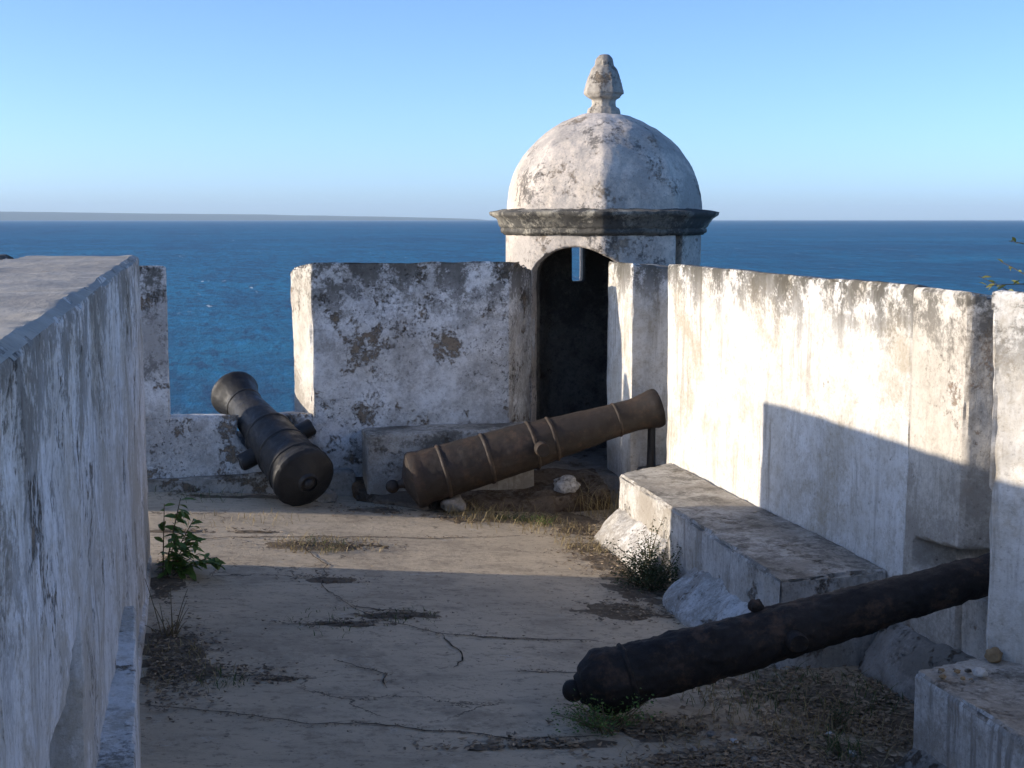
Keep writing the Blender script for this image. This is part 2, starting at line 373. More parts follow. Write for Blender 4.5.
def haze_box():
    m = bpy.data.materials.new('sea_haze'); m.use_nodes = True; t = m.node_tree
    for n in list(t.nodes):
        if n.type == 'BSDF_PRINCIPLED': t.nodes.remove(n)
    v = t.nodes.new('ShaderNodeVolumePrincipled'); v.inputs['Color'].default_value = (0.66, 0.84, 1.0, 1); v.inputs['Density'].default_value = HAZE
    t.links.new(v.outputs[0], t.nodes['Material Output'].inputs['Volume'])
    return new_obj('haze', mesh_from(prism([(-33000, -33000), (33000, -33000), (33000, 33000), (-33000, 33000)], SEA - 4, 330.0), smooth=False), m)
HAZE = 3.4e-5
tag(haze_box(), kind='stuff')

# ------------------------------------------------------------------ terrace floor
def grid_floor():
    xs = [-10, -8, -6, -4.5, -3, -2, -1.4] + [-1.0 + 0.05 * i for i in range(93)]
    ys = [-4 + 0.25 * i for i in range(25)] + [2.25 + 0.05 * i for i in range(158)]
    bm = bmesh.new()
    rows = [[bm.verts.new((x, y, fz(x, y))) for x in xs] for y in ys]
    for j in range(len(ys) - 1):
        for i in range(len(xs) - 1): bm.faces.new((rows[j][i], rows[j][i + 1], rows[j + 1][i + 1], rows[j + 1][i]))
    return mesh_from(bm)
floor = tag(new_obj('floor', grid_floor(), M_floor), kind='structure')
new_obj('foundation', mesh_from(prism([(-9.98, -3.98), (3.62, -3.98), (3.66, 8.9), (3.95, 10.9), (2.2, 10.95), (1.6, 10.1), (-9.98, 10.45)], SEA - 2, lambda x, y: -0.21 if x > 0 else -0.08), smooth=False), M_plinth, floor)

def crack(pts, width, seed):
    """dirt-filled crack: a jagged shallow ribbon a few millimetres proud of the slab"""
    rnd = random.Random(seed); P = []
    for (a, b) in zip(pts, pts[1:]):
        n = max(2, int((Vector(b) - Vector(a)).length / 0.035))
        for i in range(n):
            t = i / n; P.append((a[0] + (b[0] - a[0]) * t, a[1] + (b[1] - a[1]) * t))
    P.append(pts[-1])
    bm = bmesh.new(); L = []; off = 0.0
    for i, (x, y) in enumerate(P):
        off = off * 0.8 + rnd.uniform(-0.012, 0.012)
        q = P[min(i + 1, len(P) - 1)]; o = P[max(i - 1, 0)]
        d = Vector((q[0] - o[0], q[1] - o[1])).normalized(); nx, ny = -d.y, d.x
        gap = noise.noise(Vector((x * 2.3, y * 2.3, seed + 0.5)))
        wd = width * max(0.05, min(1.6, 0.8 + 2.4 * gap)) * (0.25 + 0.9 * rnd.random()) * min(1, 0.15 + 4 * min(i, len(P) - 1 - i) / len(P))
        x += nx * off; y += ny * off
        L.append([bm.verts.new((x + nx * wd * s, y + ny * wd * s, fz(x + nx * wd * s, y + ny * wd * s) + (0.004 if s else 0.006))) for s in (-1, 0, 1)])
    for a, b in zip(L, L[1:]):
        for k in (0, 1): bm.faces.new((a[k], a[k + 1], b[k + 1], b[k]))
    bmesh.ops.recalc_face_normals(bm, faces=bm.faces[:])
    return new_obj('crack', mesh_from(bm), M_dark_soil, floor)
cracks = [([(-0.22, 5.10), (0.10, 4.98), (0.38, 4.86), (0.62, 4.86), (0.98, 4.72), (1.10, 4.66), (1.42, 4.66)], 0.010),
          ([(0.62, 7.00), (0.60, 6.78), (0.72, 6.45), (0.80, 6.22), (1.05, 6.00), (1.35, 5.92), (1.75, 5.86)], 0.009),
          ([(0.80, 6.22), (0.55, 6.16), (0.36, 6.14)], 0.012),
          ([(0.72, 6.45), (0.95, 6.36), (1.06, 6.30)], 0.010),
          ([(0.62, 7.00), (0.66, 7.25), (0.60, 7.60), (0.66, 7.95)], 0.008),
          ([(0.55, 5.60), (0.72, 5.42), (0.70, 5.25)], 0.006),
          ([(1.05, 6.00), (1.10, 5.70), (1.02, 5.50)], 0.005),
          ([(-0.20, 7.85), (0.40, 7.92), (1.2, 7.95), (1.9, 8.02)], 0.006),
          ([(0.1, 5.45), (0.45, 5.40)], 0.006),
          ([(1.3, 5.45), (1.7, 5.42), (2.0, 5.52)], 0.006)]
for i, (p, wd) in enumerate(cracks): crack(p, wd * 0.62, i)

# ------------------------------------------------------------------ left parapet wall
lw = empty('parapet_wall', (-0.5, 4.0, 0))
tag(lw, 'long streaked grey parapet wall with a flat top and open end beside the terrace', 'wall')
def child(o, root):
    o.parent = root; o.matrix_parent_inverse = root.matrix_world.inverted() if False else Matrix.Translation(-Vector(root.location)); return o
lbody = prism([(-0.24, 7.29), (-0.80, 7.29), (-0.72, 1.8), (-0.72, 0.8), (-0.24, 0.8)], -0.06, 1.628)
def niche():
    bm = bmesh.new()
    pts = [(2.30, 0.30), (2.92, 0.30), (2.92, 1.04), (2.80, 1.00), (2.50, 0.94), (2.30, 0.93)]
    a = [bm.verts.new((-0.36, y, z)) for y, z in pts]; b = [bm.verts.new((-0.10, y, z)) for y, z in pts]
    bm.faces.new(a); bm.faces.new(b[::-1])
    for i in range(6): bm.faces.new((a[i], b[i], b[(i + 1) % 6], a[(i + 1) % 6]))
    bmesh.ops.triangulate(bm, faces=bm.faces[:]); bmesh.ops.recalc_face_normals(bm, faces=bm.faces[:]); return bm
child(solid('wall_body', lbody, M_left, None, 0.016, 0.008, 0.055, 3.0, [niche()], mat2=M_coping, pick=lambda n: n.z > 0.75), lw)
child(solid('wall_body', prism([(-0.243, 0.795), (-0.72, 0.795), (-0.72, -3.5), (-0.243, -3.5)], -0.06, 1.612), M_left, None, 0.04, 0.005, 0.03, 3.5, mat2=M_coping, pick=lambda n: n.z > 0.75), lw)
child(solid('footing', prism([(-0.34, 1.2), (-0.11, 1.2), (-0.145, 3.0), (-0.203, 4.72), (-0.34, 4.72)], -0.06, 0.52), M_left, None, 0.010, 0.003, 0.008, 5.0), lw)
child(solid('footing', box(-0.34, -0.225, 4.75, 7.27, -0.06, 0.10), M_left, None, 0.014, 0.004, 0.03, 6.0), lw)

# ------------------------------------------------------------------ back parapet wall, with gun opening
bw = empty('parapet_wall', (1.0, 9.5, 0))
tag(bw, 'mouldy shaded parapet wall with gun opening between end wall and domed turret', 'wall')
slope_b = lambda x, y: 1.515 - 0.14 * (y - 9.3)
DOOR_A = Vector((2.13, 9.30)); DOOR_D = Vector((0.5, 0.866)); DOOR_R = Vector((0.866, -0.5))
def door_cutter(grow=0.0, wid=0.66, spring=1.44, rise=0.17, back=1.3, front=-0.6):
    bm = bmesh.new(); prof = []
    hw = wid / 2 + grow
    prof.append((-hw, 0.02)); prof.append((hw, 0.02))
    for i in range(17):
        t = i / 16; s = hw * (1 - 2 * t); prof.append((s, spring + grow + (rise) * (1 - (s / hw) ** 2) ** 0.75))
    c = DOOR_A + DOOR_R * (wid / 2)
    rows = []
    for k in (front, back):
        rows.append([bm.verts.new((c.x + DOOR_R.x * s + DOOR_D.x * k, c.y + DOOR_R.y * s + DOOR_D.y * k, z)) for s, z in prof])
    n = len(prof); bm.faces.new(rows[0]); bm.faces.new(rows[1][::-1])
    for i in range(n): bm.faces.new((rows[0][i], rows[1][i], rows[1][(i + 1) % n], rows[0][(i + 1) % n]))
    bmesh.ops.triangulate(bm, faces=bm.faces[:]); bmesh.ops.recalc_face_normals(bm, faces=bm.faces[:]); return bm
child(solid('merlon', prism([(0.775, 9.30), (2.60, 9.30), (2.60, 9.82), (1.95, 9.82), (1.85, 9.64), (0.67, 9.64)], -0.25, slope_b), M_back, None, 0.015, 0.009, 0.06, 11.0, [door_cutter(0.004)], mat2=M_right2, pick=lambda n: n.x < -0.75), bw)
child(solid('merlon', prism([(-1.09, 9.30), (-0.14, 9.30), (-0.15, 9.36), (-1.09, 9.50)], -0.15, lambda x, y: slope_b(x, y) - 0.005), M_back, None, 0.015, 0.006, 0.035, 12.0), bw)
# sill with a broken notch where the gun lies
CL0 = Vector((0.672, 8.72, 0.184)); CL1 = Vector((0.279, 9.80, 0.608))
def notch():
    bm = lathe([(0, -0.3), (0.163, -0.3), (0.163, 2.6), (0, 2.6)], 16, Matrix.Translation(CL0) @ (CL1 - CL0).to_track_quat('Z', 'Y').to_matrix().to_4x4())
    up = bmesh.ops.extrude_face_region(bm, geom=[]) if False else None
    return bm
def notch_box():
    a = CL0 + (CL1 - CL0) * 0.45; b = CL0 + (CL1 - CL0) * 1.2
    d = Vector((b.x - a.x, b.y - a.y)).normalized(); n = Vector((-d.y, d.x)) * 0.135
    return prism([(a.x - n.x, a.y - n.y), (a.x + n.x, a.y + n.y), (b.x + n.x, b.y + n.y), (b.x - n.x, b.y - n.y)], lambda x, y: 0.184 + 0.392 * (y - 8.72) - 0.02, 1.5)
child(solid('embrasure_sill', prism([(-0.60, 9.302), (0.90, 9.302), (0.90, 9.63), (-0.60, 9.63)], -0.22, lambda x, y: 0.525 - 0.10 * (y - 9.3)), M_back, None, 0.02, 0.010, 0.05, 13.0, [notch(), notch_box()]), bw)
child(solid('plinth', prism([(-1.09, 9.235), (1.05, 9.215), (1.05, 9.36), (-1.09, 9.36)], -0.25, 0.135), M_plinth, None, 0.02, 0.010, 0.05, 14.0, lump=0.006), bw)
child(solid('plinth', prism([(1.04, 9.05), (1.40, 8.80), (2.30, 8.78), (2.75, 8.95), (2.75, 9.36), (1.04, 9.36)], -0.3, lambda x, y: -0.01 + 0.18 * (y - 8.95)), M_soilstone, None, 0.018, 0.014, 0.06, 15.0, lump=0.02), bw)
ew = tag(solid('parapet_wall', prism([(-9.9, 9.29), (-1.075, 9.29), (-1.075, 9.51), (-9.9, 9.51)], -0.12, lambda x, y: 1.585 - 0.05 * (y - 9.29)), M_back, None, 0.05, 0.006, 0.03, 16.0),
         'dark shaded wall beyond the outer edge of the long flat topped wall', 'wall')

# ------------------------------------------------------------------ right parapet wall, two gun openings
rw = empty('parapet_wall', (3.2, 7.0, 0))
tag(rw, 'sunlit whitewashed parapet wall with dark gun gaps along the bench side', 'wall')
slope_r = lambda x, y: 1.523 - 0.13 * (x - 2.97) if x > 2.97 else 1.523
mer = child(solid('merlon', prism([(2.97, 5.365), (2.97, 8.49), (3.60, 8.62), (3.60, 5.365)], -0.25, slope_r), M_right, None, 0.015, 0.008, 0.07, 21.0), rw)
child(solid('merlon_end', prism([(2.966, 4.935), (2.966, 5.375), (3.59, 5.375), (3.59, 4.80)], -0.25, lambda x, y: 1.521 - 0.16 * max(0, x - 2.966)), M_right2, None, 0.013, 0.006, 0.025, 22.0,
            [prism([(2.90, 4.80), (3.12, 4.80), (3.12, 5.20), (2.90, 5.33)], lambda x, y: 0.33, lambda x, y: 0.46 + 0.14 * (5.3 - y) * 0.6)]), rw)
child(solid('merlon', prism([(2.85, 8.86), (2.85, 9.41), (3.10, 9.60), (3.60, 9.60), (3.60, 8.92)], -0.25, lambda x, y: slope_r(x, y) - 0.01), M_right, None, 0.014, 0.006, 0.03, 23.0), rw)
child(solid('merlon', prism([(2.70, 4.30), (3.58, 4.42), (3.58, -3.5), (2.90, -3.5), (2.90, 4.02)], -0.25, lambda x, y: 1.565 - 0.10 * max(0, x - 2.8), [(2.65, 4.29), (3.58, 4.42), (3.58, -3.5), (2.86, -3.5), (2.86, 4.02)]), M_right, None, 0.02, 0.006, 0.035, 24.0), rw)
child(solid('embrasure_sill', prism([(2.975, 8.45), (2.88, 8.95), (3.55, 9.0), (3.55, 8.55)], -0.25, 0.15), M_plinth, None, 0.022, 0.01, 0.05, 25.0), rw)
child(solid('embrasure_sill', prism([(2.98, 4.25), (2.98, 4.98), (3.55, 4.98), (3.55, 4.25)], -0.25, lambda x, y: 0.335), M_right2, None, 0.022, 0.012, 0.05, 26.0, lump=0.012), rw)
# lumpy mortar at the foot of the wall near the last opening
def fillet(name, path, w_, h_, z0, mat, root, seed, lump=0.02):
    prof = [(-0.05, -0.12), (w_, -0.12), (w_, 0.01), (w_ * 0.66, h_ * 0.42), (w_ * 0.30, h_ * 0.80), (0.0, h_), (-0.05, h_)]
    bm = extrude_profile([(o, z + z0) for o, z in prof], path)
    return child(solid(name, bm, mat, None, 0.013, 0.014, 0.0, seed, lump=lump * 1.3), root)
fillet('mortar_fillet', [(2.95, 4.50), (2.95, 4.85), (2.94, 5.2), (2.96, 5.45)], 0.13, 0.22, -0.15, M_plinth, rw, 27.0, 0.025)

# ------------------------------------------------------------------ benches
bench = empty('stone_bench', (2.7, 6.7, -0.11))
tag(bench, 'long low masonry bench along the sunlit wall, half in shadow', 'bench')
child(solid('seat_block', prism([(2.425, 5.44), (2.475, 6.9), (2.50, 7.99), (2.965, 8.36), (2.965, 5.51)], -0.25, lambda x, y: 0.272), M_bench, None, 0.013, 0.009, 0.07, 33.0, mat2=M_bench_face, pick=lambda n: n.z < 0.6), bench)
fillet('mortar_fillet', [(2.50, 7.02), (2.49, 7.5), (2.505, 7.95), (2.62, 8.10)], 0.17, 0.20, -0.115, M_fillet, bench, 34.0, 0.022)
fillet('mortar_fillet', [(2.44, 5.55), (2.455, 6.0), (2.47, 6.55)], 0.19, 0.19, -0.11, M_fillet, bench, 35.0, 0.022)
nb = empty('stone_bench', (2.7, 3.2, -0.11))
tag(nb, 'short rough masonry bench with loose stones and dry leaves lying on it', 'bench')
child(solid('seat_block', prism([(2.375, 4.225), (2.72, 4.32), (3.02, 4.20), (3.02, 0.0), (2.36, 0.0)], -0.25, lambda x, y: 0.272), M_bench, None, 0.015, 0.009, 0.07, 36.0, mat2=M_bench_face, pick=lambda n: n.z < 0.6), nb)
fillet('mortar_fillet', [(2.38, 3.6), (2.385, 3.95), (2.39, 4.22)], 0.12, 0.14, -0.11, M_plinth, nb, 37.5, 0.02)
bb = empty('stone_bench', (1.75, 9.15, 0.1))
tag(bb, 'grey masonry bench at the foot of the mouldy back wall', 'bench')
child(solid('seat_block', prism([(1.10, 9.02), (2.22, 9.00), (2.26, 9.33), (1.10, 9.33)], -0.1, lambda x, y: 0.41), M_bench, None, 0.02, 0.007, 0.04, 38.0), bb)

# ------------------------------------------------------------------ domed turret
TC = Vector((3.02, 10.10)); TR = 0.735
tw = empty('sentry_turret', (TC.x, TC.y, -0.2))
tag(tw, 'weathered domed sentry turret with arched doorway, cornice and stone finial', 'turret')
T0 = Matrix.Translation((TC.x, TC.y, 0)); FAC = (8, math.atan2(-TC.y, -TC.x), 0.75)
def slit_cut(ang, w_, z0, z1):
    d = Vector((math.cos(ang), math.sin(ang))); n = Vector((-d.y, d.x)) * w_ / 2
    a = TC + d * 0.45; b = TC + d * 1.0
    return prism([(a.x - n.x, a.y - n.y), (b.x - n.x * 0.8, b.y - n.y * 0.8), (b.x + n.x * 0.8, b.y + n.y * 0.8), (a.x + n.x, a.y + n.y)], z0, z1)
def ang_to(px, py): return math.atan2(py - TC.y, px - TC.x)
drum_bm = lathe([(TR - 0.16, -0.35), (TR, -0.35), (TR, 1.74), (TR - 0.16, 1.74), (TR - 0.16, -0.35)], 144, T0, FAC)
drum = child(solid('drum', drum_bm, M_tower, None, 0.016, 0.005, 0.02, 51.0,
      [door_cutter(0.0), slit_cut(ang_to(2.975, 10.83), 0.115, 1.315, 1.69), slit_cut(R(-57), 0.10, 1.36, 1.70), slit_cut(R(10), 0.085, 1.315, 1.69), slit_cut(R(150), 0.085, 1.315, 1.69)]), tw)
M_inside = plaster('inside_shade_plaster', mottle=0.8, pit=0.7, white=(0.24, 0.22, 0.19), grime=(0.08, 0.073, 0.065), grime_t=(0.42, 0.58), streak=0.3, mould=0.0, ztop=9, stone=(0.14, 0.11, 0.08), speck=0.8, seed=77.0)  # gloom inside the turret put into the plaster colour
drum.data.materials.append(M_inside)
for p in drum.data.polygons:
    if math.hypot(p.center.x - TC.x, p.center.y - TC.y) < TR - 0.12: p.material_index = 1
cp_ = [(TR - 0.10, 1.688), (TR + 0.012, 1.688), (TR + 0.020, 1.700), (TR + 0.034, 1.704), (TR + 0.036, 1.728), (TR + 0.028, 1.734), (TR + 0.046, 1.748), (TR + 0.060, 1.775), (TR + 0.085, 1.806), (TR + 0.122, 1.832), (TR + 0.128, 1.852), (TR + 0.118, 1.857), (TR + 0.02, 1.872), (TR - 0.10, 1.885), (TR - 0.10, 1.688)]
cbm = lathe(cp_, 224, T0, FAC)
bmesh.ops.subdivide_edges(cbm, edges=[e for e in cbm.edges if e.calc_length() > 0.022 and abs(e.verts[0].co.z - e.verts[1].co.z) > 0.008], cuts=1)
for v in cbm.verts:
    d = Vector((v.co.x - TC.x, v.co.y - TC.y, 0)); rr = d.length; d.normalize()
    out = max(0, (rr - TR - 0.03) / 0.09); n1 = noise.noise(v.co * 7); n2 = noise.noise(v.co * 23)
    v.co += d * (0.008 * n1 + 0.010 * n2 - 0.055 * out * max(0, n1 + 0.8 * n2 - 0.12)) + Vector((0, 0, 0.008 * n2 + 0.006 * n1))
child(new_obj('cornice', mesh_from(cbm), M_cornice), tw)
dp = [(0.722 * math.cos(R(a)), 1.862 + 0.722 * math.sin(R(a))) for a in range(-2, 90, 4)] + [(0.0, 1.862 + 0.722)]
ip = [(0.0, 1.862 + 0.60)] + [(0.60 * math.cos(R(a)), 1.862 + 0.60 * math.sin(R(a))) for a in range(86, -3, -4)]
dome_bm = lathe(dp + ip + [dp[0]], 144, T0, FAC)
child(solid('dome', dome_bm, M_tower, None, 0.016, 0.010, 0.0, 53.0, lump=0.007), tw)
FZ = 2.575
fp = [(0, -0.05), (0.128, -0.05), (0.130, 0.015), (0.122, 0.045), (0.098, 0.055), (0.092, 0.085), (0.104, 0.100), (0.138, 0.118), (0.156, 0.145), (0.154, 0.170), (0.138, 0.225), (0.118, 0.285), (0.100, 0.325), (0.084, 0.345), (0.072, 0.352), (0.070, 0.375), (0.062, 0.405), (0.040, 0.425), (0, 0.432)]
child(solid('finial', lathe(fp, 9, Matrix.Translation((TC.x, TC.y, FZ))), M_finial, None, 0.0085, 0.005, 0.03, 54.0, lump=0.006), tw)
child(solid('threshold', prism([(2.35, 9.40), (2.95, 9.05), (3.5, 10.2), (2.6, 10.5)], -0.3, 0.05), M_plinth, None, 0.025, 0.012, 0.03, 55.0, lump=0.012), tw)

# ------------------------------------------------------------------ cannons
def rock_mesh(r, seed, flat=0.7):
    bm = bmesh.new(); bmesh.ops.create_icosphere(bm, subdivisions=3, radius=r)
    for v in bm.verts:
        n = v.co.normalized(); v.co += n * r * (0.45 * noise.noise(n * 1.4 + Vector((seed, 0, 0))) + 0.16 * noise.noise(n * 4 + Vector((0, seed, 0)))); v.co.z *= flat
    return mesh_from(bm)
def rough_mesh(bm, amp, seed):
    for v in bm.verts:
        p = v.co * 1.0 + Vector((seed, 0, 0))
        v.co += Vector((noise.noise(p * 9), noise.noise(p * 9 + Vector((5, 5, 5))), noise.noise(p * 14))) * amp
        k = 1.0 if amp > 0.005 else 0.28
        v.co += Vector((v.co.x, v.co.y, 0)) * k * (0.05 * noise.noise(p * 24) + 0.05 * noise.noise(p * 48) - 0.10 * max(0, noise.noise(p * 17) - 0.25))
    me = mesh_from(bm); me.set_sharp_from_angle(angle=R(38)); return me
def dense(prof, step=0.03):
    out = [prof[0]]
    for a, b in zip(prof, prof[1:]):
        n = max(1, int(math.hypot(b[0] - a[0], b[1] - a[1]) / step))
        out += [(a[0] + (b[0] - a[0]) * i / n, a[1] + (b[1] - a[1]) * i / n) for i in range(1, n + 1)]
    return out
def cannon(p0, p1, prof, rings, trun, trun_r, trun_len, casc, mat, ring_mat, roll, seed, label, bore=0.05, amp=0.003, lug=None):
    """gun lying along p0 (breech) -> p1 (muzzle); prof = [(fraction, radius)], rings = [(fraction, radius, half width)]"""
    p0 = Vector(p0); p1 = Vector(p1); L = (p1 - p0).length
    root = empty('cannon', p0); q = (p1 - p0).to_track_quat('Z', 'Y') @ Matrix.Rotation(roll, 3, 'Z').to_quaternion()
    root.rotation_mode = 'QUATERNION'; root.rotation_quaternion = q
    tag(root, label, 'cannon', 'old cannons lying on the terrace')
    pr = [(0.045, -0.055), (0.085, -0.04)] + [(r, f * L) for f, r in prof]
    pr = [(0, -0.06)] + pr
    rm = pr[-1][0]
    pr += [(rm * 0.96, L + 0.012), (bore + 0.012, L + 0.014), (bore, L + 0.004), (bore * 0.98, L - 0.22), (0, L - 0.24)]
    barrel = new_obj('barrel', rough_mesh(lathe(dense(pr, 0.014), 100), amp, seed), mat, root)
    for f, r, hw in rings:
        z = f * L
        rp = [(r - 0.03, z - hw * 1.1), (r - 0.002, z - hw), (r + 0.006, z - hw * 0.5), (r + 0.008, z), (r + 0.006, z + hw * 0.5), (r - 0.002, z + hw), (r - 0.03, z + hw * 1.1), (r - 0.03, z - hw * 1.1)]
        new_obj('band', rough_mesh(lathe(rp, 56), amp * 0.7, seed), ring_mat, barrel)
    if trun is not None:
        z = trun * L
        for s in (-1, 1):
            tp = [(0, 0.06), (trun_r, 0.06), (trun_r, trun_len - 0.012), (trun_r * 0.88, trun_len), (0, trun_len + 0.002)]
            m = Matrix.Translation((0, 0, z)) @ Matrix.Rotation(s * R(90), 4, 'Y')
            new_obj('trunnion', rough_mesh(lathe(dense(tp, 0.025), 28, m), amp * 0.8, seed + s), mat, root)
    if lug:
        lb = rock_mesh(lug[2], seed, 0.9); lo = new_obj('lug', lb, mat, root); lo.location = (lug[1].x, lug[1].y, lug[0] * L)
    nr, br, nl = casc
    cp = [(0, -0.02), (nr * 1.7, -0.02), (nr * 1.1, -0.065), (nr, -0.05 - nl * 0.45)]
    cp += [(br * math.sin(R(a)), -0.05 - nl - br + br * math.cos(R(a))) for a in range(35, 180, 18)] + [(0, -0.05 - nl - 2 * br)]
    new_obj('cascabel', rough_mesh(lathe(cp, 28), amp * 0.6, seed), mat, root)
    return root
def roll_for(p0, p1, want):
    """roll that points the local X axis as near as possible to a wanted world direction"""
    q = (Vector(p1) - Vector(p0)).to_track_quat('Z', 'Y').to_matrix()
    x = q @ Vector((1, 0, 0)); y = q @ Vector((0, 1, 0)); w_ = Vector(want)
    return math.atan2(w_.dot(y), w_.dot(x))
MA, MB_ = (1.354, 8.75, 0.139), (2.975, 8.68, 0.570)
cannon(MA, MB_, [(0.0, 0.178), (0.012, 0.186), (0.03, 0.184), (0.045, 0.174), (0.30, 0.163), (0.49, 0.152), (0.56, 0.142), (0.58, 0.136), (0.80, 0.112), (0.90, 0.106), (0.955, 0.118), (0.985, 0.131), (1.0, 0.130)],
       [(0.125, 0.172, 0.014), (0.30, 0.163, 0.016), (0.485, 0.152, 0.014), (0.565, 0.142, 0.014), (0.83, 0.109, 0.012)], 0.50, 0.048, 0.215, (0.030, 0.044, 0.035), M_iron_brown, M_iron_ring,
       roll_for(MA, MB_, (-0.10, -1, -0.06)), 1.0, 'brown rusted banded cannon pointing its muzzle into the sunlit wall gap')
cannon(CL0, CL1, [(0.0, 0.188), (0.012, 0.203), (0.04, 0.203), (0.055, 0.190), (0.30, 0.172), (0.47, 0.160), (0.49, 0.148), (0.75, 0.125), (0.86, 0.122), (0.95, 0.150), (0.985, 0.170), (1.0, 0.168)],
       [(0.10, 0.188, 0.012), (0.28, 0.173, 0.014), (0.48, 0.160, 0.016), (0.84, 0.122, 0.012)], 0.375, 0.058, 0.265, (0.050, 0.036, -0.035), M_iron_dark, M_iron_dark,
       roll_for(CL0, CL1, (0.90, 0.15, 0.40)), 2.0, 'dark iron cannon propped in the back wall opening, muzzle toward the sea', 0.06, 0.002)
NA, NB_ = (1.443, 4.90, 0.062), (3.13, 4.70, 0.487)
cannon(NA, NB_, [(0.0, 0.112), (0.010, 0.122), (0.03, 0.125), (0.08, 0.116), (0.30, 0.109), (0.50, 0.100), (0.75, 0.084), (0.90, 0.077), (1.0, 0.082)],
       [(0.075, 0.117, 0.012)], 0.435, 0.040, 0.150, (0.048, 0.042, -0.01), M_iron_black, M_iron_black,
       roll_for(NA, NB_, (0.16, -0.95, 0.02)), 3.0, 'corroded black cannon lying in weeds with muzzle in a broken wall gap', 0.04, 0.008, (0.385, Vector((-0.03, -0.112, 0)), 0.030))
# narrow dark upright under the brown gun's muzzle
def bar_mesh():
    bm = bmesh.new(); bmesh.ops.create_cone(bm, cap_ends=True, segments=10, radius1=0.030, radius2=0.026, depth=0.31)
    bmesh.ops.subdivide_edges(bm, edges=bm.edges[:], cuts=2)
    for v in bm.verts: v.co += Vector((noise.noise(v.co * 14), noise.noise(v.co * 14 + Vector((3, 3, 3))), 0)) * 0.006
    return mesh_from(bm, 'bar_mesh', False)
pp = new_obj('dark_bar', bar_mesh(), M_iron_dark); pp.location = (2.94, 8.685, 0.145 + 0.15)
tag(pp, 'short dark upright under the muzzle of the brown cannon', 'bar')

# ------------------------------------------------------------------ loose stones
def rock(loc, r, seed, mat, label, flat=0.7, group=None):
    o = new_obj('stone', rock_mesh(r, seed, flat), mat); o.location = loc; o.rotation_euler.z = seed
    return tag(o, label, 'stone', group)
M_wstone = plaster('white_stone', white=(0.70, 0.68, 0.64), grime_t=(0.58, 0.72), streak=0.0, mould=0.0, ztop=9, speck=0.3, seed=60.0)
M_tan = soil_mat('tan_stone', (0.42, 0.30, 0.17), (0.27, 0.19, 0.11))
rock((2.42, 8.92, 0.03), 0.085, 3.7, M_fillet, 'pale rounded rubble stone behind the brown cannon by the turret', 0.75)
rock((1.62, 8.72, -0.02), 0.085, 2.1, M_plinth, 'small grey stone wedged under the breech of the brown cannon')
rock((2.695, 4.235, 0.292), 0.030, 4.4, M_tan, 'tan stone on the short bench against the wall', 0.85)
rock((2.56, 4.10, 0.286), 0.024, 6.1, M_wstone, 'white pebble on top of the short bench', 0.6)
rock((0.83, 9.03, -0.0), 0.07, 7.3, M_plinth, 'dark stone beside the breech of the propped dark cannon')
rnd = random.Random(5)
for i in range(9):
    rock((2.50 + rnd.uniform(-0.08, 0.05), 4.12 + rnd.uniform(-0.08, 0.06), 0.279), rnd.uniform(0.006, 0.012), 10 + i, [M_tan, M_plinth][i % 2], 'tiny stone chip scattered on the short bench', 0.6, 'stone chips on the bench')
for i in range(10):
    x, y = rnd.uniform(1.7, 2.3), rnd.uniform(4.15, 4.7)
    rock((x, y, fz(x, y) + 0.012), rnd.uniform(0.010, 0.020), 30 + i, [M_wstone, M_plinth][i % 2], 'small stone lying in the leaf litter beside the black cannon', 0.6, 'stones in the litter')

# ------------------------------------------------------------------ soil drifts, litter, grass (uncountable)
def soil(name, blobs, seed, mat=M_soil, h=0.011):
    x0 = min(b[0] - b[2] for b in blobs); x1 = max(b[0] + b[2] for b in blobs); y0 = min(b[1] - b[3] for b in blobs); y1 = max(b[1] + b[3] for b in blobs)
    st = 0.022; nx = int((x1 - x0) / st) + 1; ny = int((y1 - y0) / st) + 1
    bm = bmesh.new(); V = {}
    def hh(x, y):
        m = max(max(0, 1 - ((x - b[0]) / b[2]) ** 2 - ((y - b[1]) / b[3]) ** 2) for b in blobs)
        if m <= 0: return -1
        n = noise.noise(Vector((x * 3.2, y * 3.2, seed))) * 0.6 + 0.5 * noise.noise(Vector((x * 9, y * 9, seed))) + 0.25 * noise.noise(Vector((x * 26, y * 26, seed)))
        return h * (m * 0.9 - 0.52 + n * 1.25)
    for j in range(ny + 1):
        for i in range(nx + 1):
            x, y = x0 + i * st, y0 + j * st; k = hh(x, y)
            if k > -0.5: V[i, j] = (x, y, fz(x, y) + k)
    vv = {}
    for (i, j) in list(V):
        qs = [(i, j), (i + 1, j), (i + 1, j + 1), (i, j + 1)]
        if all(q in V for q in qs) and max(V[q][2] - fz(V[q][0], V[q][1]) for q in qs) > -0.002:
            bm.faces.new([vv.setdefault(q, None) or vv.__setitem__(q, bm.verts.new(V[q])) or vv[q] for q in qs])
    return tag(new_obj(name, mesh_from(bm), mat), 'dry brown soil drifted over the terrace paving', 'soil', kind='stuff')
SOIL = [(2.15, 4.45, 0.55, 0.34), (1.75, 4.32, 0.5, 0.22), (2.55, 4.75, 0.36, 0.30), (2.45, 5.15, 0.50, 0.28), (1.6, 4.75, 0.28, 0.14), (1.15, 4.62, 0.32, 0.06)]
SOIL2 = [(2.30, 6.75, 0.26, 0.50), (2.25, 7.5, 0.24, 0.55), (2.35, 8.2, 0.25, 0.32), (2.05, 6.35, 0.32, 0.22)]
SOIL3 = [(1.75, 8.55, 0.62, 0.22), (2.3, 8.6, 0.35, 0.25), (1.15, 8.75, 0.35, 0.16)]
SOIL4 = [(-0.12, 5.65, 0.20, 0.55), (0.02, 5.45, 0.34, 0.14), (-0.16, 7.0, 0.12, 0.5), (0.28, 5.38, 0.14, 0.05)]
